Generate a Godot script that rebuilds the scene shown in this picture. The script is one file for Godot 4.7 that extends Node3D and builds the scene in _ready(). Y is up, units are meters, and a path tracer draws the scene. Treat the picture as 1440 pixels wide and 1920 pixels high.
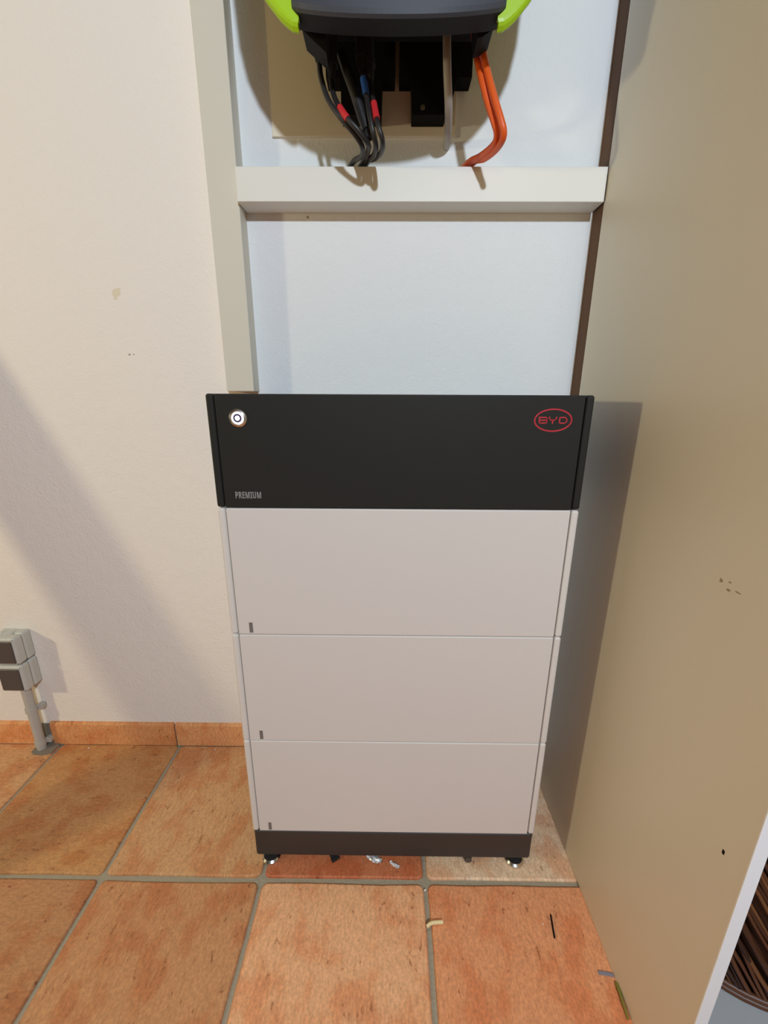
extends Node3D
# A stacked home battery in a plastered niche: terracotta floor, timber frame, wall inverter above, cabinet side on the right.

var rng := RandomNumberGenerator.new()
var M := {}
var used := {}

# ---------------------------------------------------------------- helpers
func numbered(called: String) -> String:
	if not used.has(called):
		used[called] = 0
		return called
	used[called] += 1
	return "%s_%03d" % [called, used[called]]

func tag(o: Node, label: String, category: String, group := "") -> Node:
	o.set_meta("label", label)
	o.set_meta("category", category)
	if group != "":
		o.set_meta("group", group)
	return o

func thing(called: String, label: String, category: String, at := Vector3.ZERO, group := "") -> Node3D:
	var o := Node3D.new()
	o.name = numbered(called)
	add_child(o)
	o.position = at
	tag(o, label, category, group)
	return o

func mb() -> SurfaceTool:
	var st := SurfaceTool.new()
	st.begin(Mesh.PRIMITIVE_TRIANGLES)
	return st

func obj(called: String, st, mat: Material, parent: Node = null, label := "") -> MeshInstance3D:
	var o := MeshInstance3D.new()
	if st is SurfaceTool:
		o.mesh = st.commit()
	else:
		o.mesh = st
	o.material_override = mat
	o.cast_shadow = GeometryInstance3D.SHADOW_CASTING_SETTING_ON
	if parent == null:
		o.name = numbered(called)
		add_child(o)
	else:
		o.name = called
		parent.add_child(o, true)
	if label != "":
		o.set_meta("label", label)
	return o

func struct(called: String, st, mat: Material, parent: Node = null) -> MeshInstance3D:
	var o := obj(called, st, mat, parent)
	if parent == null:
		o.set_meta("kind", "structure")
	return o

func vert(st: SurfaceTool, p: Vector3, n: Vector3, uv := Vector2.ZERO, col := Color.WHITE) -> void:
	st.set_normal(n)
	st.set_uv(uv)
	st.set_color(col)
	st.add_vertex(p)

# triangle, turned so that its front (clockwise) faces along the normals
func tri(st: SurfaceTool, a: Vector3, b: Vector3, c: Vector3, na: Vector3, nb: Vector3, nc: Vector3, ua := Vector2.ZERO, ub := Vector2.ZERO, uc := Vector2.ZERO, col := Color.WHITE) -> void:
	if (b - a).cross(c - a).dot(na + nb + nc) > 0.0:
		vert(st, a, na, ua, col); vert(st, c, nc, uc, col); vert(st, b, nb, ub, col)
	else:
		vert(st, a, na, ua, col); vert(st, b, nb, ub, col); vert(st, c, nc, uc, col)

func quad(st: SurfaceTool, a: Vector3, b: Vector3, c: Vector3, d: Vector3, na: Vector3, nb: Vector3, nc: Vector3, nd: Vector3, col := Color.WHITE) -> void:
	tri(st, a, b, c, na, nb, nc, Vector2.ZERO, Vector2.ZERO, Vector2.ZERO, col)
	tri(st, a, c, d, na, nc, nd, Vector2.ZERO, Vector2.ZERO, Vector2.ZERO, col)

func fquad(st: SurfaceTool, a: Vector3, b: Vector3, c: Vector3, d: Vector3, n: Vector3) -> void:
	quad(st, a, b, c, d, n, n, n, n)

# box from lo to hi with rounded edges of radius r
func rbox(st: SurfaceTool, lo: Vector3, hi: Vector3, r := 0.0, seg := 2) -> void:
	var mid := (lo + hi) * 0.5
	var h := (hi - lo) * 0.5
	r = minf(r, minf(h.x, minf(h.y, h.z)) * 0.999)
	var core := h - Vector3.ONE * r
	for axis in 3:
		var u := (axis + 1) % 3
		var v := (axis + 2) % 3
		for s: float in [-1.0, 1.0]:
			var gu := _lines(h[u], r, seg)
			var gv := _lines(h[v], r, seg)
			for i in gu.size() - 1:
				for j in gv.size() - 1:
					var P: Array[Vector3] = []
					var N: Array[Vector3] = []
					for k: Array in [[i, j], [i + 1, j], [i + 1, j + 1], [i, j + 1]]:
						var p := Vector3.ZERO
						p[axis] = s * h[axis]
						p[u] = gu[k[0]]
						p[v] = gv[k[1]]
						var inner := p.clamp(-core, core)
						var n := Vector3.ZERO
						if r > 0.0:
							n = (p - inner)
						if r <= 0.0 or n.length() < 1e-7:
							n[axis] = s
						n = n.normalized()
						P.append(mid + (inner + n * r if r > 0.0 else p))
						N.append(n)
					quad(st, P[0], P[1], P[2], P[3], N[0], N[1], N[2], N[3])

func _lines(h: float, r: float, seg: int) -> Array[float]:
	var out: Array[float] = []
	if r <= 0.0:
		out = [-h, h]
		return out
	for i in seg + 1:
		out.append(-h + r * (1.0 - tan(PI / 4 * (1.0 - float(i) / seg))))
	for i in seg + 1:
		out.append(h - r * (1.0 - tan(PI / 4 * float(i) / seg)))
	return out

func box(lo: Vector3, hi: Vector3, r := 0.0, seg := 2) -> SurfaceTool:
	var st := mb()
	rbox(st, lo, hi, r, seg)
	return st

# smooth curve through points
func smooth(pts: Array, steps := 6) -> PackedVector3Array:
	var out := PackedVector3Array()
	for i in pts.size() - 1:
		var a: Vector3 = pts[maxi(i - 1, 0)]
		var b: Vector3 = pts[i]
		var c: Vector3 = pts[i + 1]
		var d: Vector3 = pts[mini(i + 2, pts.size() - 1)]
		for k in steps:
			out.append(b.cubic_interpolate(c, a, d, float(k) / steps))
	out.append(pts[-1])
	return out

func tube(st: SurfaceTool, path: PackedVector3Array, r: float, seg := 10, flat := 1.0, r_end := -1.0) -> void:
	var n := path.size()
	var side := Vector3.ZERO
	var rings: Array = []
	var norms: Array = []
	for i in n:
		var t := (path[mini(i + 1, n - 1)] - path[maxi(i - 1, 0)]).normalized()
		if i == 0:
			side = t.cross(Vector3(0, 0, 1))
			if side.length() < 0.01:
				side = t.cross(Vector3(0, 1, 0))
		side = (side - t * side.dot(t)).normalized()
		var up := t.cross(side)
		var rr := r if r_end < 0.0 else lerpf(r, r_end, float(i) / (n - 1))
		var ring := PackedVector3Array()
		var nr := PackedVector3Array()
		for k in seg:
			var a := TAU * k / seg
			var dir := side * cos(a) + up * sin(a)
			ring.append(path[i] + (side * cos(a) + up * sin(a) * flat) * rr)
			nr.append(dir)
		rings.append(ring)
		norms.append(nr)
	for i in n - 1:
		for k in seg:
			var k2 := (k + 1) % seg
			quad(st, rings[i][k], rings[i][k2], rings[i + 1][k2], rings[i + 1][k], norms[i][k], norms[i][k2], norms[i + 1][k2], norms[i + 1][k])
	for e: int in [0, n - 1]:
		var t := (path[1] - path[0]).normalized() * -1.0 if e == 0 else (path[n - 1] - path[n - 2]).normalized()
		for k in seg:
			tri(st, path[e], rings[e][k], rings[e][(k + 1) % seg], t, t, t)

# profile of (radius, height) turned round an axis (default y) at a point
func lathe(st: SurfaceTool, prof: PackedVector2Array, at: Vector3, seg := 24, basis := Basis.IDENTITY) -> void:
	for i in prof.size() - 1:
		var d := prof[i + 1] - prof[i]
		var n2 := Vector2(d.y, -d.x).normalized()
		for k in seg:
			var P: Array[Vector3] = []
			var N: Array[Vector3] = []
			for q: Array in [[i, k], [i, k + 1], [i + 1, k + 1], [i + 1, k]]:
				var a: float = TAU * q[1] / seg
				var pr: Vector2 = prof[q[0]]
				P.append(at + basis * Vector3(cos(a) * pr.x, pr.y, sin(a) * pr.x))
				N.append(basis * Vector3(cos(a) * n2.x, n2.y, sin(a) * n2.x))
			quad(st, P[0], P[1], P[2], P[3], N[0], N[1], N[2], N[3])

# outline in the xy plane pulled from z0 (back) to z1 (front)
func prism(st: SurfaceTool, poly: PackedVector2Array, z0: float, z1: float) -> void:
	var idx := Geometry2D.triangulate_polygon(poly)
	for f in range(0, idx.size(), 3):
		for s: float in [-1.0, 1.0]:
			var z := z1 if s > 0 else z0
			var n := Vector3(0, 0, s)
			var p: Array[Vector3] = []
			for k in 3:
				p.append(Vector3(poly[idx[f + k]].x, poly[idx[f + k]].y, z))
			tri(st, p[0], p[1], p[2], n, n, n)
	var ccw := not Geometry2D.is_polygon_clockwise(poly)
	for i in poly.size():
		var a := poly[i]
		var b := poly[(i + 1) % poly.size()]
		var d := (b - a).normalized()
		var n := Vector3(d.y, -d.x, 0) if ccw else Vector3(-d.y, d.x, 0)
		# is_polygon_clockwise counts y downwards, so test with a point
		var m := (a + b) * 0.5 + Vector2(n.x, n.y) * 1e-5
		if Geometry2D.is_point_in_polygon(m, poly):
			n = -n
		fquad(st, Vector3(a.x, a.y, z0), Vector3(b.x, b.y, z0), Vector3(b.x, b.y, z1), Vector3(a.x, a.y, z1), n)

# thick flat line in the xy plane
func stroke(st: SurfaceTool, pts: PackedVector2Array, w: float, z0: float, z1: float, closed := false) -> void:
	var n := pts.size()
	for i in (n if closed else n - 1):
		var a := pts[i]
		var b := pts[(i + 1) % n]
		var d := (b - a).normalized() * w * 0.5
		var s := Vector2(-d.y, d.x)
		if not closed or n < 12:
			a -= d * 0.98
			b += d * 0.98
		else:
			a -= d * 0.3
			b += d * 0.3
		prism(st, PackedVector2Array([a + s, b + s, b - s, a - s]), z0, z1)

func blob(r: float, n: int, squash: float, rough: float) -> PackedVector2Array:
	var out := PackedVector2Array()
	for i in n:
		var a := TAU * i / n
		var q := r * (1.0 + rng.randf_range(-rough, rough))
		out.append(Vector2(cos(a) * q, sin(a) * q * squash))
	return out

# ---------------------------------------------------------------- materials
func mat(c: Color, rough := 0.6, metal := 0.0) -> StandardMaterial3D:
	var m := StandardMaterial3D.new()
	m.albedo_color = c
	m.roughness = rough
	m.metallic = metal
	return m

func c8(r: float, g: float, b: float) -> Color:
	return Color(r / 255.0, g / 255.0, b / 255.0)

func noise(freq: float, seed_: int, oct := 4, kind := FastNoiseLite.TYPE_SIMPLEX_SMOOTH) -> FastNoiseLite:
	var f := FastNoiseLite.new()
	f.seed = seed_
	f.frequency = freq
	f.noise_type = kind
	f.fractal_octaves = oct
	return f

func plaster(c: Color, relief: float, seed_: int) -> StandardMaterial3D:
	var m := mat(c, 0.92)
	var a := noise(0.012, seed_, 3)
	var b := noise(0.06, seed_ + 1, 3)
	var size := 768
	var img := Image.create(size, size, false, Image.FORMAT_L8)
	var s1 := a.get_seamless_image(size, size)
	var s2 := b.get_seamless_image(size, size)
	for y in size:
		for x in size:
			var v := s1.get_pixel(x, y).r * 0.55 + s2.get_pixel(x, y).r * 0.45
			img.set_pixel(x, y, Color(v, v, v))
	m.heightmap_enabled = true
	m.heightmap_texture = ImageTexture.create_from_image(img)
	m.heightmap_scale = relief
	m.uv1_triplanar = true
	m.uv1_world_triplanar = true
	m.uv1_scale = Vector3.ONE * 2.6
	return m

func terracotta() -> StandardMaterial3D:
	var m := mat(Color.WHITE, 0.62)
	m.vertex_color_use_as_albedo = true
	var size := 1024
	var img := Image.create(size, size, false, Image.FORMAT_RGB8)
	var hgt := Image.create(size, size, false, Image.FORMAT_L8)
	var big := noise(0.0045, 11, 4)
	var mid := noise(0.016, 12, 4)
	var fine := noise(0.09, 13, 3)
	var pit := noise(0.03, 14, 3)
	var ib := big.get_seamless_image(size, size)
	var im := mid.get_seamless_image(size, size)
	var ifi := fine.get_seamless_image(size, size)
	var ip := pit.get_seamless_image(size, size)
	for y in size:
		for x in size:
			var b := ib.get_pixel(x, y).r
			var ys: int = y / 3
			var d := 0.6 * im.get_pixel(x, ys).r + 0.4 * im.get_pixel((x + 300) % size, y).r
			var f := 0.5 * ifi.get_pixel(x, ys).r + 0.5 * ifi.get_pixel((x + 500) % size, y).r
			var p := ip.get_pixel(x, (y / 2 + 200) % size).r
			var warm := smoothstep(0.42, 0.68, b * 0.62 + d * 0.38)
			var col := Color(0.95, 0.92, 0.88).lerp(Color(0.91, 0.80, 0.72), warm)
			var pale := smoothstep(0.58, 0.85, d * 0.6 + (1.0 - b) * 0.4)
			col = col.lerp(Color(1.0, 0.98, 0.95), pale * 0.6)
			col = col * (0.84 + 0.32 * f)
			var dark := smoothstep(0.70, 0.86, p) * smoothstep(0.45, 0.60, f)
			col = col.lerp(Color(0.62, 0.50, 0.42), dark * 0.7)
			img.set_pixel(x, y, Color(clampf(col.r, 0, 1), clampf(col.g, 0, 1), clampf(col.b, 0, 1)))
			var h := clampf(0.5 * d + 0.35 * f + 0.15 - 0.25 * dark, 0, 1)
			hgt.set_pixel(x, y, Color(h, h, h))
	m.albedo_texture = ImageTexture.create_from_image(img)
	m.heightmap_enabled = true
	m.heightmap_texture = ImageTexture.create_from_image(hgt)
	m.heightmap_scale = 0.12
	return m

func make_materials() -> void:
	M.plaster = plaster(c8(238, 230, 220), 0.15, 3)
	M.niche = plaster(c8(230, 231, 231), 0.1, 7)
	M.paint = mat(c8(214, 207, 191), 0.5)
	M.beam = mat(c8(230, 226, 216), 0.5)
	M.wood = mat(c8(104, 74, 52), 0.8)
	M.ceiling = mat(c8(128, 116, 100), 0.9)
	M.far_wall = mat(c8(92, 84, 74), 0.9)
	M.tile = terracotta()
	M.grout = plaster(c8(164, 152, 130), 0.2, 21)
	M.mortar = mat(c8(120, 112, 100), 0.95)
	M.panel = mat(c8(227, 220, 205), 0.42)
	M.edge = mat(c8(240, 242, 244), 0.5)
	M.inside = mat(c8(188, 188, 188), 0.6)
	M.hardboard = mat(c8(98, 70, 50), 0.8)
	M.module = mat(c8(216, 209, 203), 0.42)
	M.module_side = mat(c8(217, 211, 204), 0.42)
	M.dark = mat(c8(40, 39, 36), 0.55)
	M.dark.metallic_specular = 0.3
	M.base = mat(c8(56, 50, 47), 0.5)
	M.status = mat(c8(116, 110, 108), 0.35)
	M.letter = mat(c8(140, 139, 138), 0.5)
	M.red = mat(c8(196, 40, 52), 0.5)
	M.chrome = mat(c8(214, 210, 204), 0.22, 1.0)
	M.black = mat(c8(15, 15, 15), 0.7)
	M.black.metallic_specular = 0.25
	M.rubber = mat(c8(30, 28, 28), 0.75)
	M.cable = mat(c8(34, 31, 30), 0.45)
	M.cover = mat(c8(62, 66, 75), 0.55)
	M.bevel = mat(c8(30, 31, 33), 0.7)
	M.bevel.metallic_specular = 0.3
	M.lime = mat(c8(164, 204, 22), 0.4)
	M.tape_red = mat(c8(196, 38, 44), 0.5)
	M.tape_blue = mat(c8(52, 104, 196), 0.5)
	M.orange = mat(c8(224, 92, 30), 0.42)
	M.grey_cable = mat(c8(168, 162, 154), 0.5)
	M.board = mat(c8(224, 214, 194), 0.6)
	M.socket = mat(c8(196, 194, 186), 0.45)
	M.lid = mat(c8(80, 75, 72), 0.4)
	M.pvc = mat(c8(186, 180, 170), 0.5)
	M.cement = mat(c8(132, 122, 108), 0.95)
	M.foil = mat(c8(238, 238, 240), 0.3, 0.45)
	M.cream = mat(c8(238, 214, 160), 0.55)
	M.slate = mat(c8(134, 128, 136), 0.6)
	M.moss = mat(c8(128, 118, 44), 0.6)
	M.crumb = mat(c8(240, 236, 228), 0.8)
	M.stain = mat(c8(226, 213, 188), 0.9)
	M.scuff = mat(c8(158, 142, 116), 0.7)
	M.blue = mat(c8(40, 46, 96), 0.5)
	M.glow = mat(c8(240, 238, 250), 0.4)
	M.glow.emission_enabled = true
	M.glow.emission = Color(0.93, 0.88, 1.0)
	M.glow.emission_energy_multiplier = 1.0
	M.wicker = []
	for c: Color in [c8(96, 56, 32), c8(74, 42, 24), c8(120, 76, 44), c8(52, 28, 17)]:
		M.wicker.append(mat(c, 0.45))

# ---------------------------------------------------------------- setting
func tile_mesh(w: float, d: float, h: float, tone: Color, bev := 0.0045) -> SurfaceTool:
	var st := mb()
	var off := Vector2(rng.randf(), rng.randf())
	var rot := rng.randi_range(0, 3) * PI / 2
	var r := 0.011
	var outline := PackedVector2Array()
	var hw := w / 2
	var hd := d / 2
	for q in 4:
		var cx := (hw - r) * (1.0 if q == 0 or q == 3 else -1.0)
		var cz := (hd - r) * (1.0 if q < 2 else -1.0)
		for k in 4:
			var a := PI / 2 * q + PI / 6 * k
			outline.append(Vector2(cx + cos(a) * r, cz + sin(a) * r) + Vector2(rng.randf_range(-1, 1), rng.randf_range(-1, 1)) * 0.0005)
		# wavering edge between the corners
		var nx := (hw - r) * (1.0 if (q + 1) % 4 == 0 or (q + 1) % 4 == 3 else -1.0)
		var nz := (hd - r) * (1.0 if (q + 1) % 4 < 2 else -1.0)
		var e0 := outline[-1]
		var e1 := Vector2(nx + cos(PI / 2 * (q + 1)) * r, nz + sin(PI / 2 * (q + 1)) * r)
		for k in 3:
			outline.append(e0.lerp(e1, (k + 1) / 4.0) + Vector2(cos(PI / 2 * (q + 1)), sin(PI / 2 * (q + 1))) * rng.randf_range(-0.0016, 0.0010))
	var n := outline.size()
	var uvf := func(p: Vector2) -> Vector2: return (p / 0.62).rotated(rot) + off
	var top := PackedVector2Array()
	var top2 := PackedVector2Array()
	for i in n:
		var t := (outline[(i + 1) % n] - outline[(i + n - 1) % n]).normalized()
		var out_n := Vector2(t.y, -t.x)
		top2.append(outline[i] - out_n * bev * 0.35)
		top.append(outline[i] - out_n * bev)
	for i in n:
		var j := (i + 1) % n
		var t := (outline[j] - outline[i]).normalized()
		var o3 := Vector3(t.y, 0, -t.x)
		var up := Vector3.UP
		var soft := (o3 + up * 0.9).normalized()
		var a := Vector3(top[i].x, 0, top[i].y)
		var b := Vector3(top[j].x, 0, top[j].y)
		var a2 := Vector3(top2[i].x, -0.0012, top2[i].y)
		var b2 := Vector3(top2[j].x, -0.0012, top2[j].y)
		var a3 := Vector3(outline[i].x, -0.0035, outline[i].y)
		var b3 := Vector3(outline[j].x, -0.0035, outline[j].y)
		var ua: Vector2 = uvf.call(outline[i])
		var ub: Vector2 = uvf.call(outline[j])
		tri(st, Vector3.ZERO, a, b, up, up, up, uvf.call(Vector2.ZERO), uvf.call(top[i]), uvf.call(top[j]), tone)
		tri(st, a, b, b2, up, up, soft, uvf.call(top[i]), uvf.call(top[j]), ub, tone)
		tri(st, a, b2, a2, up, soft, soft, uvf.call(top[i]), ub, ua, tone)
		tri(st, a2, b2, b3, soft, soft, o3, ua, ub, ub, tone)
		tri(st, a2, b3, a3, soft, o3, o3, ua, ub, ua, tone)
		var a4 := Vector3(outline[i].x, -h, outline[i].y)
		var b4 := Vector3(outline[j].x, -h, outline[j].y)
		tri(st, a3, b3, b4, o3, o3, o3, ua, ub, ub, tone)
		tri(st, a3, b4, a4, o3, o3, o3, ua, ub, ua, tone)
	return st

func _fired(c: Color) -> Color:
	var l := c.srgb_to_linear()
	return Color(minf(l.r * 1.2, 0.95), minf(l.g * 1.40, 0.9), minf(l.b * 1.5, 0.85))

func make_floor() -> void:
	var fl := struct("floor", box(Vector3(-3.05, -0.12, -0.42), Vector3(2.45, -0.0045, 4.35)), M.grout)
	var xs := [-1.966, -1.627, -1.288, -0.946, -0.606, -0.272, 0.067, 0.405, 0.744, 1.083, 1.422]
	var zs := [-0.306, 0.0305, 0.367, 0.704, 1.041, 1.378, 1.715, 2.052, 2.389, 2.726, 3.063]
	var known := {
		Vector2i(2, 0): c8(206, 150, 106), Vector2i(3, 0): c8(192, 134, 86), Vector2i(4, 0): c8(204, 148, 104),
		Vector2i(5, 0): c8(196, 112, 74), Vector2i(6, 0): c8(238, 188, 156), Vector2i(2, 1): c8(182, 126, 86),
		Vector2i(3, 1): c8(184, 126, 86), Vector2i(4, 1): c8(196, 134, 92), Vector2i(5, 1): c8(230, 165, 122),
		Vector2i(6, 1): c8(222, 144, 100)}
	for i in xs.size() - 1:
		for j in zs.size() - 1:
			var g: float = 0.0085 if j > 0 else 0.0075
			if i <= 3:
				g = 0.0070
			var w: float = xs[i + 1] - xs[i] - g
			var d: float = zs[j + 1] - zs[j] - (0.009 if i > 3 else 0.007)
			var tone: Color = known.get(Vector2i(i, j), c8(200, 136, 92).lerp(c8(182, 112, 72), rng.randf()))
			var t := obj("tile", tile_mesh(w, d, 0.008, _fired(tone)), M.tile, fl)
			t.position = Vector3((xs[i] + xs[i + 1]) / 2, rng.randf_range(-0.0006, 0.0), (zs[j] + zs[j + 1]) / 2)

func skirting() -> void:
	var bb := struct("baseboard_back", box(Vector3(-3.0, -0.003, -0.310), Vector3(-0.31, 0.066, -0.304)), M.mortar)
	var joints := [-1.96, -1.63, -1.29, -1.006]
	for i in 3:
		_skirt_tile(bb, joints[i], joints[i + 1] - 0.004)
	_skirt_tile(bb, -0.968, -0.6155)
	_skirt_tile(bb, -0.6110, -0.275)

func _skirt_tile(bb: Node, x0: float, x1: float) -> void:
	# rounded top edge, flat front, pulled along x
	var tone := _fired(c8(226, 156, 104).lerp(c8(214, 142, 92), rng.randf()))
	var st := mb()
	var prof := [Vector2(0.0, -0.300), Vector2(0.066, -0.300), Vector2(0.0705, -0.3012), Vector2(0.073, -0.3035), Vector2(0.074, -0.309)]
	var nor := [Vector2(0, 1), Vector2(0.1, 1), Vector2(0.7, 0.7), Vector2(1, 0.4), Vector2(1, 0)]
	var off := Vector2(rng.randf(), rng.randf())
	var n := 4
	for s in n:
		var xa := lerpf(x0, x1, float(s) / n)
		var xb := lerpf(x0, x1, float(s + 1) / n)
		for i in prof.size() - 1:
			var p: Vector2 = prof[i]
			var q: Vector2 = prof[i + 1]
			var np := Vector3(0, nor[i].x, nor[i].y).normalized()
			var nq := Vector3(0, nor[i + 1].x, nor[i + 1].y).normalized()
			var a := Vector3(xa, p.x, p.y)
			var b := Vector3(xb, p.x, p.y)
			var c := Vector3(xb, q.x, q.y)
			var d := Vector3(xa, q.x, q.y)
			var ua := Vector2(xa, p.x) / 0.62 + off
			var ub := Vector2(xb, p.x) / 0.62 + off
			var uc := Vector2(xb, q.x) / 0.62 + off
			var ud := Vector2(xa, q.x) / 0.62 + off
			tri(st, a, b, c, np, np, nq, ua, ub, uc, tone)
			tri(st, a, c, d, np, nq, nq, ua, uc, ud, tone)
	for e: float in [x0, x1]:
		var nn := Vector3(-1 if e == x0 else 1, 0, 0)
		for i in prof.size() - 1:
			tri(st, Vector3(e, 0, -0.309), Vector3(e, prof[i].x, prof[i].y), Vector3(e, prof[i + 1].x, prof[i + 1].y), nn, nn, nn, off, off, off, tone)
	obj("skirting_tile", st, M.tile, bb)

func make_room() -> void:
	# the plastered wall left of the timber post, and the niche wall behind battery and inverter
	var wb := struct("wall_back", box(Vector3(-3.12, -0.12, -0.45), Vector3(-0.33, 2.6, -0.308)), M.plaster)
	var wn := struct("wall_back_niche", box(Vector3(-0.34, -0.12, -0.45), Vector3(2.52, 2.6, -0.301)), M.niche)
	struct("wall_left", box(Vector3(-3.12, -0.12, -0.45), Vector3(-3.0, 2.6, 4.42)), M.far_wall)
	struct("wall_right", box(Vector3(2.4, -0.12, -0.45), Vector3(2.52, 2.6, 4.42)), M.far_wall)
	struct("wall_front", box(Vector3(-3.12, -0.12, 4.3), Vector3(2.52, 2.6, 4.42)), M.far_wall)
	struct("ceiling", box(Vector3(-3.12, 2.5, -0.45), Vector3(2.52, 2.62, 4.42)), M.ceiling)
	make_floor()
	skirting()
	# timber frame: the painted post, the cross rail, the bare post at the right
	struct("trim_1", box(Vector3(-0.358, 0.974, -0.310), Vector3(-0.3005, 2.5, -0.262), 0.0015), M.paint)
	struct("trim_2", box(Vector3(-0.2995, 1.3125, -0.303), Vector3(0.3795, 1.3675, -0.250), 0.0012), M.beam)
	struct("trim_3", box(Vector3(0.3845, 0.0, -0.303), Vector3(0.45, 2.5, -0.262), 0.001), M.wood)
	# marks on the plaster
	var st := mb()
	for q: Array in [[0.0, 0.0, 0.008], [0.006, 0.006, 0.005], [-0.003, -0.009, 0.004]]:
		var pl := blob(q[2], 11, 0.9, 0.3)
		for i in pl.size():
			pl[i] += Vector2(-0.589 + q[0], 1.1706 + q[1])
		prism(st, pl, -0.309, -0.3078 + q[2] * 0.01)
	obj("stain", st, M.stain, wb, "yellowish stain")
	st = mb()
	for q: Array in [[0.0, 0.0, 0.0024], [0.009, 0.0005, 0.0016]]:
		var pl := blob(q[2], 8, 0.7, 0.3)
		for i in pl.size():
			pl[i] += Vector2(-0.581 + q[0], 1.05 + q[1])
		prism(st, pl, -0.309, -0.30785)
	obj("speck", st, M.scuff, wb, "small dark speck")
	st = mb()
	prism(st, _moved(blob(0.0022, 8, 0.9, 0.3), Vector2(-0.1787, 1.3062)), -0.302, -0.3008)
	obj("speck", st, M.scuff, wn, "small dark speck under the rail")
	# trowel lumps in the niche plaster
	st = mb()
	for i in 46:
		var a := rng.randf() * TAU
		var q := sqrt(rng.randf())
		var at := Vector3(0.100 + cos(a) * q * 0.045, 1.075 + sin(a) * q * 0.05, -0.3012)
		var r := rng.randf_range(0.0012, 0.0035)
		var prof := PackedVector2Array([Vector2(r, 0), Vector2(r * 0.7, r * 0.14), Vector2(r * 0.3, r * 0.22), Vector2(0.0001, r * 0.24)])
		lathe(st, prof, at, 7, Basis(Vector3(1, 0, 0), PI / 2) * Basis(Vector3.UP, a).scaled(Vector3(1, 1, 0.55)))
	var lumps := obj("plaster_lumps", st, M.niche, wn)
	lumps.set_meta("kind", "stuff")

func _moved(p: PackedVector2Array, by: Vector2) -> PackedVector2Array:
	var out := PackedVector2Array()
	for q in p:
		out.append(q + by)
	return out

# ---------------------------------------------------------------- battery
const BW := 0.2925
const SEAM := 0.2795
const DEPTH := 0.296

func shell(y0: float, y1: float) -> SurfaceTool:
	var st := mb()
	rbox(st, Vector3(-BW + 0.0004, y0, -DEPTH), Vector3(BW - 0.0004, y1, -0.013), 0.003)
	for s: float in [-1.0, 1.0]:
		var a := SEAM + 0.0008
		rbox(st, Vector3(minf(s * a, s * BW), y0, -0.03), Vector3(maxf(s * a, s * BW), y1, 0.0), 0.0042, 3)
	return st

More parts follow.
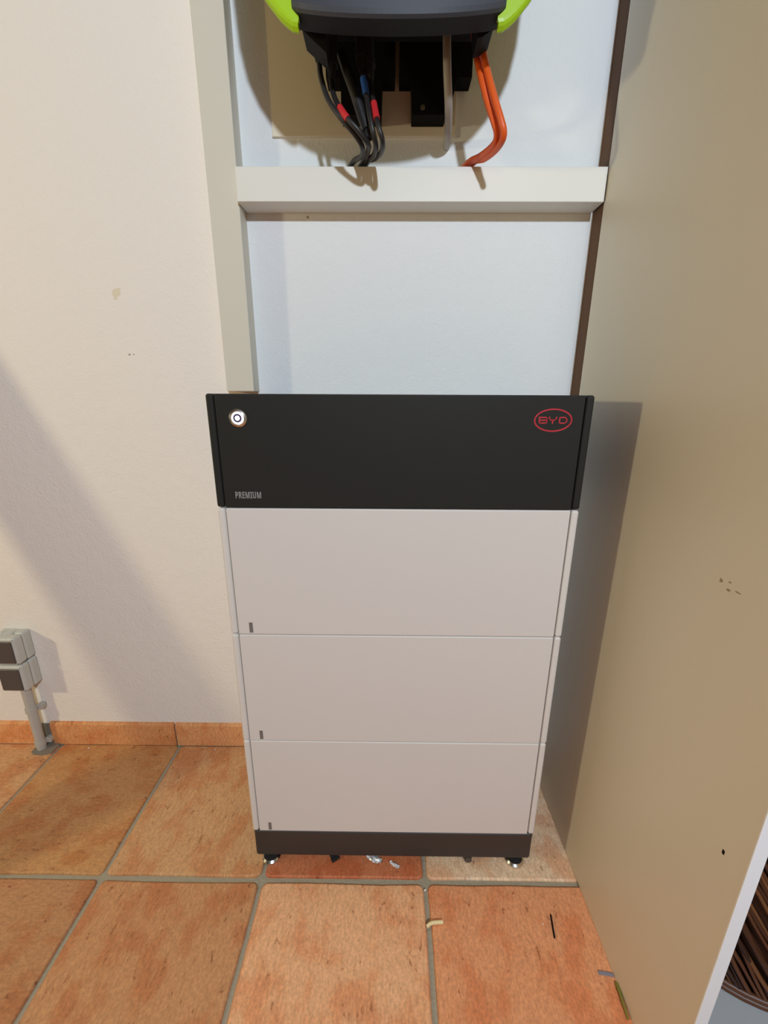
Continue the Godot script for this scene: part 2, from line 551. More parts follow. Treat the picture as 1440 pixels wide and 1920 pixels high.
func make_battery() -> void:
	# base on four levelling feet
	var base := thing("battery_stand", "dark grey metal stand on round chrome feet under the white battery modules", "battery stand")
	obj("body", box(Vector3(-BW + 0.001, 0.020, -DEPTH), Vector3(BW - 0.001, 0.0905, -0.0005), 0.006, 3), M.base, base)
	for sx: float in [-1.0, 1.0]:
		for z: float in [-0.014, -0.255]:
			var st := mb()
			var at := Vector3(sx * 0.263, 0, z)
			lathe(st, PackedVector2Array([Vector2(0.0, 0.0), Vector2(0.0195, 0.0), Vector2(0.0205, 0.002), Vector2(0.0200, 0.005), Vector2(0.0165, 0.0085), Vector2(0.0150, 0.0088)]), at, 28)
			var ft := obj("foot", st, M.chrome, base)
			st = mb()
			lathe(st, PackedVector2Array([Vector2(0.0152, 0.0086), Vector2(0.006, 0.0092), Vector2(0.0055, 0.022)]), at, 20)
			obj("stem", st, M.rubber, ft, "black threaded stem")
	obj("tab", box(Vector3(BW - 0.004, 0.034, -0.022), Vector3(BW + 0.0022, 0.046, -0.012), 0.002), M.blue, base, "small dark blue tab")

	var place := ["white battery module directly on the dark stand, lowest of the three", "white battery module in the middle, between two other modules", "white battery module directly under the dark control unit"]
	var called := thing("battery_module", place[0], "battery module", Vector3.ZERO, "stacked battery modules")
	var h := 0.2330
	obj("housing", shell(0.0006, h - 0.0006), M.module_side, called)
	obj("front_panel", box(Vector3(-SEAM + 0.0008, 0.0006, -0.0135), Vector3(SEAM - 0.0008, h - 0.0006, 0.0), 0.0022, 2), M.module, called)
	obj("status_light", box(Vector3(-0.2588, 0.0045, -0.002), Vector3(-0.2524, 0.0245, 0.00035), 0.0003), M.status, called, "small grey status window")
	called.position.y = 0.0907
	for k in [1, 2]:
		var c := called.duplicate()
		c.name = numbered("battery_module")
		add_child(c)
		c.position.y = 0.0907 + h * k
		c.set_meta("label", place[k])

	var cu := thing("control_unit", "dark grey control unit with lit power button on top of the white battery modules", "control unit", Vector3(0, 0.7897, 0))
	h = 0.1777
	obj("housing", shell(0.0008, h), M.dark, cu)
	obj("front_panel", box(Vector3(-SEAM + 0.001, 0.0008, -0.0135), Vector3(SEAM - 0.001, h - 0.0005, 0.0), 0.0016, 2), M.dark, cu)
	# power button
	var btn := Node3D.new()
	btn.name = "power_button"
	cu.add_child(btn, true)
	btn.position = Vector3(-0.2453, 0.9316 - 0.7897, 0)
	var face := Basis(Vector3(1, 0, 0), PI / 2)
	var st := mb()
	lathe(st, PackedVector2Array([Vector2(0.0138, -0.001), Vector2(0.0137, 0.0012), Vector2(0.0125, 0.0024), Vector2(0.0104, 0.0030), Vector2(0.0092, 0.0018)]), Vector3.ZERO, 40, face)
	obj("bezel", st, M.chrome, btn, "chrome bezel")
	st = mb()
	lathe(st, PackedVector2Array([Vector2(0.0095, 0.0018), Vector2(0.0092, 0.0022), Vector2(0.0064, 0.0022), Vector2(0.0061, 0.0016)]), Vector3.ZERO, 36, face)
	obj("led_ring", st, M.glow, btn, "glowing white ring")
	st = mb()
	lathe(st, PackedVector2Array([Vector2(0.0066, 0.0019), Vector2(0.0062, 0.0023), Vector2(0.0040, 0.0023), Vector2(0.00005, 0.0020)]), Vector3.ZERO, 30, face)
	obj("cap", st, mat(c8(70, 62, 84), 0.45, 0.2), btn, "grey metal cap")
	st = mb()
	lathe(st, PackedVector2Array([Vector2(0.0039, 0.0021), Vector2(0.0038, 0.0026), Vector2(0.00005, 0.0026)]), Vector3.ZERO, 26, face)
	obj("led_symbol", st, M.glow, btn, "glowing power symbol")
	# lettering, bottom left
	var f := SystemFont.new()
	f.font_names = PackedStringArray(["Droid Sans"])
	f.font_weight = 700
	var tm := TextMesh.new()
	tm.text = "PREMIUM"
	tm.font = f
	tm.font_size = 64
	tm.pixel_size = 0.001
	tm.depth = 0.01
	var bb := tm.get_aabb()
	var word := obj("lettering", tm, M.letter, cu, "grey capital lettering")
	var sx := 0.0412 / bb.size.x
	var sy := 0.0108 / bb.size.y
	word.scale = Vector3(sx, sy, 0.06)
	word.position = Vector3(-0.2397 - (bb.position.x + bb.size.x / 2) * sx, 0.8115 - 0.7897 - (bb.position.y + bb.size.y / 2) * sy, 0.0001)
	# red oval mark, top right
	st = mb()
	var ring := PackedVector2Array()
	for i in 56:
		ring.append(Vector2(cos(TAU * i / 56) * 0.0278, sin(TAU * i / 56) * 0.0162))
	stroke(st, ring, 0.0021, -0.001, 0.0003, true)
	var w := 0.0017
	var z := 0.0003
	stroke(st, PackedVector2Array([Vector2(-0.0212, 0.0042), Vector2(-0.0104, 0.0042), Vector2(-0.0094, 0.003), Vector2(-0.0094, 0.0012), Vector2(-0.0108, 0), Vector2(-0.0094, -0.0012), Vector2(-0.0094, -0.003), Vector2(-0.0104, -0.0042), Vector2(-0.0200, -0.0042), Vector2(-0.0208, -0.003)]), w, -0.001, z)
	stroke(st, PackedVector2Array([Vector2(-0.0208, 0.0026), Vector2(-0.0208, -0.003)]), w, -0.001, z)
	stroke(st, PackedVector2Array([Vector2(-0.0184, 0.0), Vector2(-0.0112, 0.0)]), w, -0.001, z)
	stroke(st, PackedVector2Array([Vector2(-0.0058, 0.0042), Vector2(-0.0052, 0.0018), Vector2(-0.0036, 0.0003), Vector2(0.0022, 0.0003), Vector2(0.0040, 0.0018), Vector2(0.0048, 0.0042)]), w, -0.001, z)
	stroke(st, PackedVector2Array([Vector2(-0.0006, 0.0), Vector2(-0.0006, -0.0044)]), w, -0.001, z)
	stroke(st, PackedVector2Array([Vector2(0.0098, 0.0042), Vector2(0.0176, 0.0042), Vector2(0.0204, 0.0022), Vector2(0.0208, 0.0), Vector2(0.0204, -0.0022), Vector2(0.0176, -0.0042), Vector2(0.0098, -0.0042)]), w, -0.001, z, true)
	var lg := obj("emblem", st, M.red, cu, "red oval emblem")
	lg.position = Vector3(0.2331, 0.9309 - 0.7897, 0)

# ---------------------------------------------------------------- inverter and cables
func make_inverter() -> void:
	var bd := obj("mounting_board", box(Vector3(-0.2385, 1.4355, -0.3015), Vector3(0.105, 2.1, -0.2955), 0.001), M.board)
	tag(bd, "cream board on the niche wall behind the inverter", "board")
	var iv := thing("inverter", "dark grey inverter with lime green sides hanging above the painted rail", "inverter")
	# lime shell: outline with large rounded lower corners
	var right := [Vector2(0.110, 1.4640), Vector2(0.1344, 1.4642), Vector2(0.1425, 1.4653), Vector2(0.1502, 1.4699), Vector2(0.1585, 1.4762), Vector2(0.1652, 1.4830), Vector2(0.1718, 1.4903), Vector2(0.1771, 1.4959), Vector2(0.195, 1.520), Vector2(0.212, 1.555), Vector2(0.222, 1.60), Vector2(0.226, 1.66), Vector2(0.226, 1.96), Vector2(0.216, 1.99), Vector2(0.19, 2.0)]
	var poly := PackedVector2Array()
	poly.append(Vector2(0.132, 1.62))
	for i in range(1, right.size()):
		poly.append(right[i])
	for i in range(right.size() - 1, 0, -1):
		poly.append(Vector2(-right[i].x - 0.0135, right[i].y))
	poly.append(Vector2(-0.1455, 1.62))
	# shell front edge rounded: two steps
	var st := mb()
	prism(st, poly, -0.115, -0.112)
	var ctr := Vector2(-0.007, 1.72)
	var prev := poly
	var pz := -0.112
	for k in 3:
		var nz: float = [-0.104, -0.0995, -0.098][k]
		var sc: float = [0.9975, 0.991, 0.98][k]
		var nxt := PackedVector2Array()
		for p in poly:
			nxt.append(ctr + (p - ctr) * sc)
		for i in poly.size():
			var j := (i + 1) % poly.size()
			var d := (poly[j] - poly[i]).normalized()
			var n: Vector3 = (Vector3(d.y, -d.x, 0) * [0.8, 0.5, 0.2][k] + Vector3(0, 0, [0.6, 0.85, 1.0][k])).normalized()
			fquad(st, Vector3(prev[i].x, prev[i].y, pz), Vector3(prev[j].x, prev[j].y, pz), Vector3(nxt[j].x, nxt[j].y, nz), Vector3(nxt[i].x, nxt[i].y, nz), n)
		prev = nxt
		pz = nz
	prism(st, prev, -0.105, -0.098)
	obj("side_shell", st, M.lime, iv, "lime green shell")
	obj("rear_housing", box(Vector3(-0.165, 1.60, -0.294), Vector3(0.150, 1.985, -0.118), 0.008), M.cover, iv)
	# front cover: bulges forward in the middle, with a nearly level underside
	st = mb()
	var cols := 28
	var rows: Array = []
	for i in cols + 1:
		var t := float(i) / cols
		var x := lerpf(-0.1535, 0.1415, t)
		var b := pow(1.0 - pow(absf(2.0 * t - 1.0), 2.2), 0.8)
		var zf := -0.094 + 0.034 * b
		var yb := 1.4800 - 0.032 * b
		var zb := -0.128 + 0.026 * b
		var yl := 1.4775 - 0.026 * b
		rows.append([Vector3(x, 1.99, zf - 0.004), Vector3(x, yb + 0.006, zf), Vector3(x, yb + 0.001, zf - 0.0018), Vector3(x, yb - 0.001, zf - 0.006), Vector3(x, yl + 0.001, zb), Vector3(x, yl + 0.02, zb - 0.012)])
	var under := mb()
	for i in cols:
		for k in 5:
			var a: Vector3 = rows[i][k]
			var b: Vector3 = rows[i + 1][k]
			var c: Vector3 = rows[i + 1][k + 1]
			var d: Vector3 = rows[i][k + 1]
			var n := (b - a).cross(d - a).normalized()
			if n.dot(Vector3(0, -0.6, 1)) < 0 and k < 4:
				n = -n
			if k == 4:
				n = Vector3(0, -0.5, -1).normalized()
			fquad(under if k >= 3 else st, a, b, c, d, n)
	for e: int in [0, cols]:
		var n := Vector3(-1 if e == 0 else 1, 0, 0)
		for k in 5:
			var back := Vector3(rows[e][k].x, rows[e][k].y, -0.13)
			var back2 := Vector3(rows[e][k + 1].x, rows[e][k + 1].y, -0.13)
			fquad(st, rows[e][k], rows[e][k + 1], back2, back, n)
	obj("front_cover", st, M.cover, iv, "dark grey front cover with a bulging face")
	obj("cover_underside", under, M.bevel, iv, "black underside of the cover")
	# black connection tray underneath
	st = mb()
	rbox(st, Vector3(-0.143, 1.515, -0.208), Vector3(0.129, 1.62, -0.125), 0.004)
	obj("connection_tray", st, M.black, iv, "black connection tray")
	st = mb()
	prism(st, PackedVector2Array([Vector2(-0.146, 1.478), Vector2(-0.120, 1.458), Vector2(-0.112, 1.452), Vector2(-0.108, 1.50), Vector2(-0.146, 1.50)]), -0.165, -0.128)
	obj("tray_lip", st, M.bevel, iv)
	st = mb()
	prism(st, PackedVector2Array([Vector2(0.132, 1.478), Vector2(0.118, 1.470), Vector2(0.110, 1.468), Vector2(0.106, 1.50), Vector2(0.132, 1.50)]), -0.165, -0.128)
	obj("tray_lip", st, M.bevel, iv)
	# two bracket plates on the board
	for s in 2:
		st = mb()
		var pl := PackedVector2Array([Vector2(-0.132, 1.62), Vector2(-0.130, 1.5035), Vector2(-0.104, 1.5035), Vector2(-0.1045, 1.450), Vector2(-0.0327, 1.450), Vector2(-0.0308, 1.5035), Vector2(-0.0083, 1.5035), Vector2(-0.0083, 1.62)])
		if s == 1:
			pl = PackedVector2Array([Vector2(-0.0006, 1.62), Vector2(-0.0006, 1.5035), Vector2(0.0206, 1.5035), Vector2(0.0228, 1.450), Vector2(0.0818, 1.450), Vector2(0.0935, 1.474), Vector2(0.1010, 1.5035), Vector2(0.1263, 1.5035), Vector2(0.1263, 1.62)])
		prism(st, pl, -0.2956, -0.262)
		var br := obj("bracket", st, M.black, iv, "black mounting bracket")
		if s == 1:
			st = mb()
			lathe(st, PackedVector2Array([Vector2(0.0045, -0.001), Vector2(0.0042, 0.0015), Vector2(0.00005, 0.0022)]), Vector3(0.0415, 1.4605, -0.262), 12, Basis(Vector3(1, 0, 0), PI / 2))
			obj("screw", st, mat(c8(150, 140, 126), 0.4, 0.8), br, "small screw head")
	# cables
	var dcg := "black cables under the inverter"
	var P1 := [Vector3(-0.1320, 1.5107, -0.1900), Vector3(-0.1310, 1.4929, -0.1850), Vector3(-0.1294, 1.4697, -0.1800), Vector3(-0.1260, 1.4478, -0.1750), Vector3(-0.1146, 1.4161, -0.1650), Vector3(-0.0944, 1.3899, -0.1600), Vector3(-0.0747, 1.3730, -0.1650), Vector3(-0.0628, 1.3625, -0.1800), Vector3(-0.0655, 1.3640, -0.2100), Vector3(-0.0815, 1.3745, -0.2480), Vector3(-0.0984, 1.3735, -0.2850)]
	var P2 := [Vector3(-0.1092, 1.5107, -0.1900), Vector3(-0.1104, 1.4741, -0.1850), Vector3(-0.1106, 1.4474, -0.1800), Vector3(-0.1049, 1.4210, -0.1700), Vector3(-0.0871, 1.3900, -0.1550), Vector3(-0.0671, 1.3713, -0.1550), Vector3(-0.0526, 1.3612, -0.1700), Vector3(-0.0535, 1.3660, -0.1970), Vector3(-0.0618, 1.3750, -0.2450), Vector3(-0.0802, 1.3735, -0.2850)]
	var P3 := [Vector3(-0.0644, 1.5106, -0.1900), Vector3(-0.0635, 1.4841, -0.1850), Vector3(-0.0610, 1.4575, -0.1800), Vector3(-0.0539, 1.4209, -0.1700), Vector3(-0.0485, 1.3913, -0.1600), Vector3(-0.0435, 1.3704, -0.1600), Vector3(-0.0396, 1.3608, -0.1750), Vector3(-0.0441, 1.3630, -0.2050), Vector3(-0.0563, 1.3750, -0.2480), Vector3(-0.0721, 1.3735, -0.2850)]
	var P4 := [Vector3(-0.0526, 1.5106, -0.1900), Vector3(-0.0509, 1.4741, -0.1850), Vector3(-0.0483, 1.4439, -0.1800), Vector3(-0.0419, 1.4078, -0.1650), Vector3(-0.0356, 1.3756, -0.1500), Vector3(-0.0288, 1.3587, -0.1550), Vector3(-0.0300, 1.3567, -0.1800), Vector3(-0.0410, 1.3680, -0.2250), Vector3(-0.0560, 1.3800, -0.2600), Vector3(-0.0640, 1.3790, -0.2850)]
	_dc_cable(P1, "black cable with no tape, leftmost of those under the inverter", null, 0, 0)
	_dc_cable(P2, "black cable with a red tape band, second from the left under the inverter", M.tape_red, 21, 26)
	_dc_cable(P3, "black cable with a blue tape band under the inverter", M.tape_blue, 13, 18)
	_dc_cable(P4, "black cable with a red tape band, rightmost of the black ones under the inverter", M.tape_red, 17, 23)
	# thick black lead that ends in a plug
	st = mb()
	var P5 := [Vector3(-0.0962, 1.4972, -0.2000), Vector3(-0.0876, 1.4735, -0.1950), Vector3(-0.0752, 1.4400, -0.1850), Vector3(-0.0630, 1.4064, -0.1810), Vector3(-0.0545, 1.3846, -0.1790)]
	tube(st, smooth(P5), 0.0085, 12)
	var lead := thing("plug_lead", "thick black lead ending in a loose plug between the thin black cables", "cable")
	obj("lead", st, M.cable, lead)
	st = mb()
	tube(st, PackedVector3Array([Vector3(-0.0549, 1.3856, -0.1791), Vector3(-0.0520, 1.3770, -0.1780)]), 0.0055, 10)
	tube(st, PackedVector3Array([Vector3(-0.0520, 1.3772, -0.1780), Vector3(-0.0505, 1.3720, -0.1775)]), 0.0068, 10)
	obj("plug", st, M.rubber, lead)
	# orange pair
	var O1 := [Vector3(0.1134, 1.5201, -0.1900), Vector3(0.1162, 1.5004, -0.1850), Vector3(0.1200, 1.4774, -0.1800), Vector3(0.1274, 1.4448, -0.1700), Vector3(0.1382, 1.4122, -0.1650), Vector3(0.1491, 1.3864, -0.1620), Vector3(0.1555, 1.3733, -0.1650), Vector3(0.1561, 1.3664, -0.1750), Vector3(0.1510, 1.3665, -0.1960), Vector3(0.1405, 1.3710, -0.2280), Vector3(0.1284, 1.3765, -0.2550), Vector3(0.1159, 1.3745, -0.2850)]
	var O2 := [Vector3(0.1215, 1.5162, -0.1810), Vector3(0.1251, 1.4966, -0.1760), Vector3(0.1284, 1.4718, -0.1680), Vector3(0.1361, 1.4413, -0.1600), Vector3(0.1466, 1.4077, -0.1520), Vector3(0.1563, 1.3820, -0.1480), Vector3(0.1626, 1.3669, -0.1500), Vector3(0.1630, 1.3598, -0.1610), Vector3(0.1579, 1.3596, -0.1860), Vector3(0.1486, 1.3652, -0.2200), Vector3(0.1386, 1.3765, -0.2520), Vector3(0.1263, 1.3745, -0.2810)]
	for k in 2:
		st = mb()
		tube(st, smooth([O1, O2][k]), 0.0053, 12)
		tag(obj("orange_cable", st, M.orange), ["orange cable under the inverter, inner of the pair, nearer the brackets", "orange cable under the inverter, outer of the pair, nearer the cabinet"][k], "cable", "orange cables under the inverter")
	st = mb()
	tube(st, smooth([Vector3(0.0716, 1.5202, -0.1900), Vector3(0.0721, 1.4939, -0.1850), Vector3(0.0745, 1.4604, -0.1850), Vector3(0.0796, 1.4345, -0.2000), Vector3(0.0870, 1.4240, -0.2500), Vector3(0.0900, 1.4220, -0.2850), Vector3(0.0905, 1.4215, -0.3015)]), 0.0066, 12)
	tag(obj("grey_cable", st, M.grey_cable), "pale grey cable hanging straight in front of the right bracket", "cable")

func _dc_cable(pts: Array, label: String, tape, t0: int, t1: int) -> void:
	var path := smooth(pts)
	var t := thing("black_cable", label, "cable", Vector3.ZERO, "black cables under the inverter")
	var st := mb()
	tube(st, path, 0.0042, 10)
	obj("sheath", st, M.cable, t)
	# connector at the top: body, collar, cable nut
	st = mb()
	var a: Vector3 = path[0]
	var b: Vector3 = path[10]
	var d := (b - a)
	tube(st, PackedVector3Array([a, a + d * 0.55]), 0.0085, 12)
	tube(st, PackedVector3Array([a + d * 0.55, a + d * 0.72]), 0.0098, 12)
	tube(st, PackedVector3Array([a + d * 0.72, a + d * 1.08]), 0.0082, 12, 1.0, 0.0055)
	obj("connector", st, M.rubber, t)
	if tape != null:
		st = mb()
		tube(st, path.slice(t0, t1), 0.0052, 12)
		obj("tape_band", st, tape, t, "coloured tape band")

# ---------------------------------------------------------------- sockets, left wall
func make_sockets() -> void:
	for k in 2:
		var y := 0.293 if k == 0 else 0.2115
		var hgt := 0.079
		var s := thing("wall_socket", ["upper grey surface-mounted wall socket with dark lid, left of the battery", "lower grey surface-mounted wall socket with dark lid, just above the grey pipe"][k], "socket", Vector3(-0.993, y, -0.308), "grey wall sockets by the floor")
		obj("back_box", box(Vector3(-0.034, 0.0, -0.001), Vector3(0.0335, hgt, 0.024), 0.006, 3), M.socket, s)
		var fr := obj("front_cover", box(Vector3(-0.0335, 0.0005, 0.0235), Vector3(0.033, hgt - 0.0005, 0.050), 0.007, 3), M.socket, s)
		obj("lid", box(Vector3(-0.029, 0.006, 0.046), Vector3(0.0265, hgt - 0.0085, 0.0525), 0.005, 3), M.lid, s, "dark brown-grey hinged lid")
		var st: SurfaceTool
		for p: Vector2 in [Vector2(0.0292, hgt - 0.006), Vector2(0.0292, 0.005)]:
			st = mb()
			lathe(st, PackedVector2Array([Vector2(0.0012, 0.0), Vector2(0.0011, 0.0004), Vector2(0.00005, 0.0004)]), Vector3(p.x, p.y, 0.0500), 8, Basis(Vector3(1, 0, 0), PI / 2))
			obj("screw", st, M.black, fr)
		if k == 0:
			st = mb()
			lathe(st, PackedVector2Array([Vector2(0.0145, -0.002), Vector2(0.0142, 0.0008), Vector2(0.0128, 0.0012), Vector2(0.0122, 0.0002), Vector2(0.0085, 0.0002), Vector2(0.0080, 0.0010), Vector2(0.00005, 0.0010)]), Vector3(-0.004, hgt, 0.022), 26)
			obj("knockout_cap", st, M.socket, s, "round grommet on top")
	var p := thing("conduit_pipe", "grey plastic conduit pipe running from the floor up to the wall sockets", "pipe", Vector3(-0.9905, 0, -0.285))
	var st := mb()
	lathe(st, PackedVector2Array([Vector2(0.0088, 0.204), Vector2(0.0108, 0.204), Vector2(0.0114, 0.202), Vector2(0.0114, 0.0), Vector2(0.0, 0.0)]), Vector3.ZERO, 24)
	obj("tube", st, M.pvc, p)
	st = mb()
	tube(st, PackedVector3Array([Vector3(0.002, 0.195, 0.001), Vector3(0.003, 0.214, -0.002)]), 0.005, 10)
	obj("cable", st, mat(c8(70, 60, 54), 0.6), p, "dark cable inside the pipe mouth")
	for y: float in [0.134, 0.022]:
		st = mb()
		lathe(st, PackedVector2Array([Vector2(0.0114, -0.007), Vector2(0.0138, -0.007), Vector2(0.0138, 0.007), Vector2(0.0114, 0.007)]), Vector3(0, y, 0), 22)
		rbox(st, Vector3(0.008, y - 0.0075, -0.0225), Vector3(0.024, y + 0.0075, -0.006), 0.002)
		rbox(st, Vector3(-0.0165, y - 0.003, -0.004), Vector3(-0.010, y + 0.003, 0.004), 0.001)
		obj("clip", st, M.pvc, p, "pipe clip")
	st = mb()
	prism(st, PackedVector2Array([Vector2(-0.028, 0.006), Vector2(-0.016, 0.013), Vector2(0.010, 0.014), Vector2(0.030, 0.008), Vector2(0.030, -0.030), Vector2(-0.030, -0.030)]), 0.0, 0.004)
	var cm := obj("cement_patch", st, M.cement)
	cm.transform = Transform3D(Basis(Vector3(1, 0, 0), -PI / 2).scaled(Vector3(1, 1, 1)), Vector3(-0.981, -0.001, -0.276))
	cm.transform.basis = Basis(Vector3(1, 0, 0), Vector3(0, 0, 1), Vector3(0, 1, 0))
	tag(cm, "rough grey cement patch on the floor round the foot of the conduit pipe", "cement patch")

# ---------------------------------------------------------------- cabinet and basket
func make_cabinet() -> void:
	var cb := thing("cabinet", "tall beige cabinet with white front edges to the right of the battery", "cabinet", Vector3(0.382, 0, 0))
	var H := 2.3
	var sp := obj("side_panel", box(Vector3(0.0, 0.0, -0.255), Vector3(0.0158, H, 0.3045), 0.0006), M.panel, cb)
	obj("edge_band", box(Vector3(-0.0002, 0.0, 0.3040), Vector3(0.0160, H, 0.3060), 0.0006), M.edge, sp, "white edge band")
	var st := mb()
	rbox(st, Vector3(-0.0004, 0.4462, 0.2745), Vector3(0.001, 0.4524, 0.2778), 0.0005)
	var hole := obj("peg_hole", st, M.black, sp, "small dark hole")
	hole.rotation.x = 0.0
	st = mb()
	for q: Array in [[0.7545, 0.1835, 0.0024, 1.0], [0.7580, 0.1960, 0.0022, 0.5], [0.7485, 0.1965, 0.0026, 0.55], [0.7515, 0.2090, 0.0036, 0.28]]:
		var bl := blob(q[2], 9, q[3], 0.35)
		for i in bl.size():
			bl[i] += Vector2(q[1], q[0])
		prism(st, bl, -0.0002, 0.0003)
	var sc := obj("scuff", st, M.scuff, sp, "faint dark scuff marks")
	sc.rotation.y = -PI / 2
	var rp := obj("side_panel", box(Vector3(0.784, 0.0, -0.255), Vector3(0.80, H, 0.3045), 0.0006), M.panel, cb)
	obj("edge_band", box(Vector3(0.7838, 0.0, 0.3040), Vector3(0.8002, H, 0.3060), 0.0006), M.edge, rp, "white edge band")
	obj("back_panel", box(Vector3(0.012, 0.04, -0.250), Vector3(0.788, H - 0.01, -0.245)), M.hardboard, cb)
	for y: float in [0.064, 0.62, 1.1, 1.6, H - 0.02]:
		obj("shelf", box(Vector3(0.0158, y, -0.245), Vector3(0.784, y + 0.016, 0.288), 0.0006), M.inside, cb, "grey shelf board")
	obj("plinth", box(Vector3(0.0158, 0.0, 0.24), Vector3(0.784, 0.064, 0.256)), M.inside, cb)
	# round wicker basket on the bottom shelf
	var at := Vector3(0.623, 0.080, 0.058)
	var bk := thing("wicker_basket", "dark brown woven wicker basket on the bottom shelf of the cabinet", "basket", at)
	var R0 := 0.200
	var HB := 0.40
	st = mb()
	lathe(st, PackedVector2Array([Vector2(0.0, 0.001), Vector2(R0 - 0.012, 0.001), Vector2(R0 - 0.008, HB), Vector2(R0 - 0.014, HB), Vector2(R0 - 0.018, 0.006), Vector2(0.0, 0.006)]), Vector3.ZERO, 48)
	obj("lining", st, M.wicker[3], bk, "dark inner wall")
	st = mb()
	for y: float in [0.008, 0.018, HB - 0.008]:
		var ringp := PackedVector3Array()
		for i in 65:
			var a := TAU * i / 64
			ringp.append(Vector3(cos(a) * (R0 - 0.002), y + sin(a * 11.0) * 0.001, sin(a) * (R0 - 0.002)))
		tube(st, ringp, 0.0055, 7)
	obj("rim", st, M.wicker[0], bk, "twisted rim")
	# slanted strands, each a little different
	var n := 150
	for i in n:
		st = mb()
		var a0 := TAU * i / n + rng.randf_range(-0.012, 0.012)
		var slope := rng.randf_range(0.85, 1.15)
		var pts: Array = []
		for k in 9:
			var t := k / 8.0
			var a := a0 + 1.25 * slope * t
			var r := R0 - 0.003 + 0.0035 * sin(t * 19.0 + i * PI)
			pts.append(Vector3(cos(a) * r, lerpf(0.016, HB - 0.010, t), sin(a) * r))
		tube(st, smooth(pts, 2), rng.randf_range(0.0028, 0.0042), 6)
		obj("strand", st, M.wicker[rng.randi_range(0, 3)], bk)

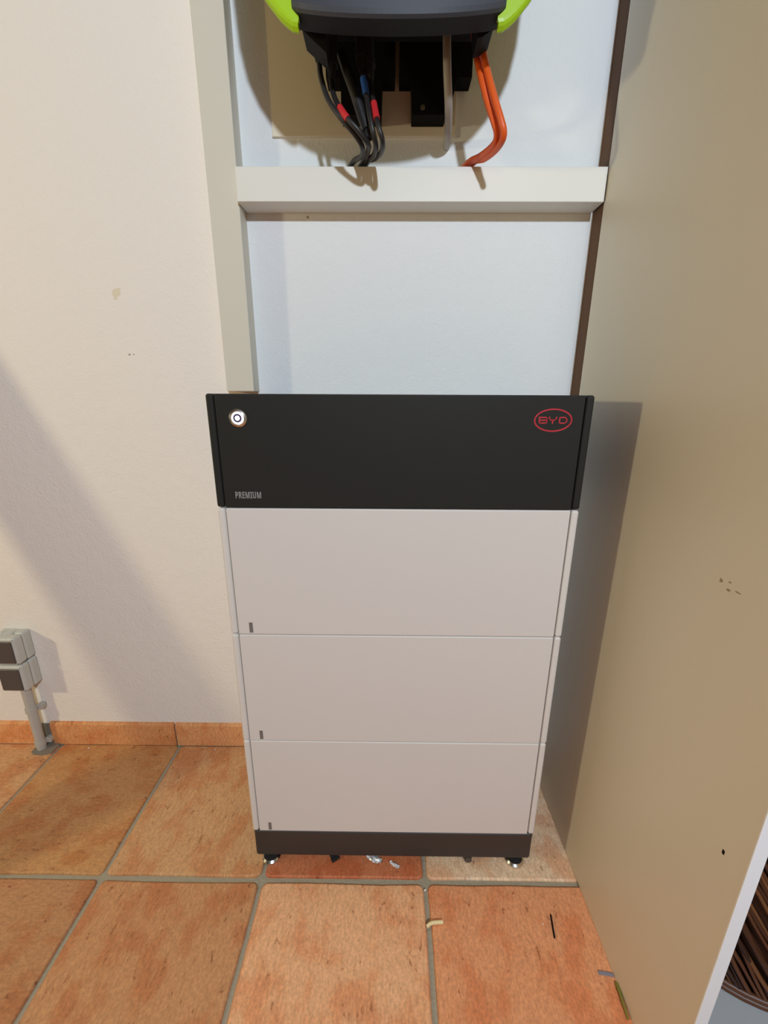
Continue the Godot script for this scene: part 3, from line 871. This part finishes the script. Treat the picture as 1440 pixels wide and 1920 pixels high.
# ---------------------------------------------------------------- litter on the floor
func make_litter() -> void:
	var st := mb()
	# crumpled foil: facets on a jittered strip
	var pieces := [[Vector3(-0.040, 0.0, -0.0100), 0.034, 0.017, 0.35], [Vector3(0.004, 0.0, 0.0015), 0.022, 0.010, 0.45]]
	for q in 2:
		st = mb()
		var L: float = pieces[q][1]
		var W: float = pieces[q][2]
		var g: Array = []
		for i in 9:
			var row: Array = []
			for j in 5:
				row.append(Vector3((i / 8.0 - 0.5) * L + rng.randf_range(-1, 1) * 0.0012, 0.0012 + rng.randf() * 0.0058 * (1.0 - absf(j / 2.0 - 1.0) * 0.7), (j / 4.0 - 0.5) * W * (1.0 - 0.6 * absf(i / 4.0 - 1.0)) + rng.randf_range(-1, 1) * 0.001))
			g.append(row)
		for i in 8:
			for j in 4:
				for t: Array in [[g[i][j], g[i + 1][j], g[i + 1][j + 1]], [g[i][j], g[i + 1][j + 1], g[i][j + 1]]]:
					var nn: Vector3 = (t[1] - t[0]).cross(t[2] - t[0]).normalized()
					if nn.y < 0:
						nn = -nn
					tri(st, t[0], t[1], t[2], nn, nn, nn)
					var dn := Vector3(0, -0.0006, 0)
					tri(st, t[0] + dn, t[1] + dn, t[2] + dn, -nn, -nn, -nn)
		var o := obj("foil_scrap", st, M.foil)
		o.position = pieces[q][0]
		o.rotation.y = -float(pieces[q][3])
		tag(o, ["larger crumpled silver foil scrap peeking out under the battery stand", "smaller silver foil scrap, just right of the larger foil scrap"][q], "foil scrap", "foil scraps under the battery")
	st = mb()
	rbox(st, Vector3(-0.009, 0.0, -0.006), Vector3(0.009, 0.005, 0.004), 0.001)
	rbox(st, Vector3(-0.009, 0.002, -0.012), Vector3(-0.001, 0.008, -0.004), 0.001)
	var chip := obj("plastic_chip", st, M.rubber)
	chip.position = Vector3(-0.1235, 0.0, -0.0085)
	chip.rotation.y = 0.55
	tag(chip, "small black plastic chip on the red tile, left of the foil scraps", "plastic chip")
	st = mb()
	tube(st, PackedVector3Array([Vector3(0, 0.0075, -0.006), Vector3(0, 0.0075, 0.010)]), 0.0075, 16)
	rbox(st, Vector3(-0.010, 0.0, -0.008), Vector3(0.010, 0.013, 0.002), 0.002)
	var cap := obj("plastic_plug", st, mat(c8(74, 66, 60), 0.4))
	cap.position = Vector3(0.1625, 0.0, -0.0150)
	tag(cap, "dark grey plastic plug on the pale tile under the stand", "plastic plug")
	st = mb()
	tube(st, smooth([Vector3(0.0635, 0.0016, 0.1062), Vector3(0.071, 0.0042, 0.1030), Vector3(0.080, 0.0042, 0.1012), Vector3(0.0945, 0.0040, 0.1005)]), 0.0038, 10, 0.75)
	tag(obj("sheath_offcut", st, M.cream), "cream cable sheath offcut lying across the grout joint", "cable offcut")
	st = mb()
	tube(st, PackedVector3Array([Vector3(0.3048, 0.0018, 0.0855), Vector3(0.3015, 0.0020, 0.1030), Vector3(0.2985, 0.0018, 0.1200)]), 0.0021, 8, 0.7)
	tag(obj("cable_offcut", st, M.black), "thin black cable offcut on the tile near the cabinet side", "cable offcut")
	st = mb()
	rbox(st, Vector3(-0.0135, 0.0, -0.0028), Vector3(0.0115, 0.0022, 0.0028), 0.0008)
	var gs := obj("plastic_strip", st, M.slate)
	gs.position = Vector3(0.3695, 0.0, 0.1675)
	gs.rotation.y = -0.12
	tag(gs, "grey plastic strip on the floor touching the cabinet side", "plastic strip")
	st = mb()
	tube(st, smooth([Vector3(0.3800, 0.0022, 0.180), Vector3(0.3792, 0.0036, 0.190), Vector3(0.3775, 0.0042, 0.203), Vector3(0.3765, 0.0022, 0.222)]), 0.0032, 10, 0.9, 0.0018)
	tag(obj("wire_offcut", st, M.moss), "olive green wire offcut along the foot of the cabinet side", "wire offcut")
	# plaster crumbs
	var spots := [[0.0655, 0.0454, 0.0026, "white plaster crumb lying in the grout joint, near the stand"], [0.1604, 0.0253, 0.0018, "white plaster crumb on the front edge of the pale tile"], [0.333, 0.0251, 0.0015, "white plaster crumb at the pale tile's corner by the cabinet"],
		[-0.5, -0.287, 0.0018, "white plaster crumb at the foot of the skirting tiles, left of the battery"], [-0.86, -0.287, 0.0022, "white plaster crumb at the skirting near the conduit pipe"], [0.285, 0.0990, 0.0014, "white plaster crumb left of the thin black cable offcut"]]
	for s: Array in spots:
		st = mb()
		var r: float = s[2]
		rbox(st, Vector3(-r, 0, -r * 0.6), Vector3(r, r * 1.1, r * 0.6), r * 0.4, 1)
		var o := obj("plaster_crumb", st, M.crumb)
		o.position = Vector3(s[0], -0.003 if r > 0.0025 else 0.0, s[1])
		o.rotation.y = rng.randf_range(-0.6, 0.6)
		tag(o, s[3], "plaster crumb", "plaster crumbs on the floor")

# ---------------------------------------------------------------- lamps
const LAMP_A := Vector3(0.36, 1.92, 2.0)
const LAMP_B := Vector3(-2.4, 1.25, 0.85)

func make_lamps() -> void:
	var t := thing("pendant_lamp", "white glass globe lamp hanging from the ceiling behind the camera", "lamp", LAMP_A)
	var gm := mat(c8(245, 245, 245), 0.3)
	gm.emission_enabled = true
	gm.emission = Color(0.722, 0.846, 0.975).linear_to_srgb()
	gm.emission_energy_multiplier = 0.9
	var s := SphereMesh.new()
	s.radius = 0.06
	s.height = 0.12
	obj("globe", s, gm, t)
	var st := mb()
	tube(st, PackedVector3Array([Vector3(0, 0.055, 0), Vector3(0, 0.58, 0)]), 0.004, 8)
	lathe(st, PackedVector2Array([Vector2(0.022, 0.05), Vector2(0.022, 0.09), Vector2(0.004, 0.10)]), Vector3.ZERO, 16)
	obj("cord", st, M.black, t)
	var t2 := thing("floor_lamp", "floor lamp with a warm glass globe on a black pole, left of the camera", "lamp", Vector3(LAMP_B.x, 0, LAMP_B.z))
	var gw := gm.duplicate()
	gw.emission = Color(1.0, 0.89, 0.56).linear_to_srgb()
	var s2 := obj("globe", s, gw, t2)
	s2.position.y = LAMP_B.y
	st = mb()
	lathe(st, PackedVector2Array([Vector2(0.0, 0.0), Vector2(0.13, 0.0), Vector2(0.13, 0.012), Vector2(0.02, 0.022), Vector2(0.009, 0.03), Vector2(0.009, LAMP_B.y - 0.055), Vector2(0.0, LAMP_B.y - 0.055)]), Vector3.ZERO, 24)
	obj("pole", st, M.black, t2)

func make_plank() -> void:
	var pl := obj("wooden_plank", box(Vector3(-0.09, 0.0, -0.02), Vector3(0.09, 1.69, 0.0), 0.003), mat(c8(150, 112, 76), 0.7))
	pl.position = Vector3(-1.245, 0.002, 0.30)
	pl.rotation.x = -atan2(0.575, 1.6)
	tag(pl, "wooden plank leaning against the plastered wall left of the wall sockets", "plank")

func _ready() -> void:
	rng.seed = 20240611
	# camera
	var cam := Camera3D.new()
	cam.name = "camera"
	cam.fov = rad_to_deg(2.0 * atan(960.0 / 760.0))
	cam.near = 0.02
	cam.transform = Transform3D(Basis(Vector3.UP, 0.00798567) * Basis(Vector3(1, 0, 0), -0.27564951) * Basis(Vector3(0, 0, 1), 0.00487951), Vector3(-0.0171, 0.96307, 0.6305))
	add_child(cam)
	cam.current = true
	# surroundings and exposure
	var we := WorldEnvironment.new()
	we.name = "environment"
	var env := Environment.new()
	env.background_mode = Environment.BG_COLOR
	env.background_color = Color(0.55, 0.6, 0.65)
	env.tonemap_mode = Environment.TONE_MAPPER_LINEAR
	env.tonemap_exposure = 1.0
	env.sdfgi_enabled = true
	env.ssao_enabled = true
	env.ssil_enabled = true
	we.environment = env
	add_child(we)
	# the two lamps
	var la := OmniLight3D.new()
	la.name = "pendant_light"
	la.position = LAMP_A
	la.light_color = Color(0.722, 0.846, 0.975).linear_to_srgb()
	la.light_energy = 3.95
	la.light_size = 0.05
	la.omni_range = 12.0
	la.omni_attenuation = 2.0
	la.shadow_enabled = true
	add_child(la)
	var lb := OmniLight3D.new()
	lb.name = "floor_lamp_light"
	lb.position = LAMP_B
	lb.light_color = Color(1.0, 0.89, 0.56).linear_to_srgb()
	lb.light_energy = 1.4
	lb.light_size = 0.06
	lb.omni_range = 12.0
	lb.omni_attenuation = 2.0
	lb.shadow_enabled = true
	add_child(lb)

	make_materials()
	make_room()
	make_cabinet()
	make_battery()
	make_inverter()
	make_sockets()
	make_lamps()
	make_plank()
	make_litter()
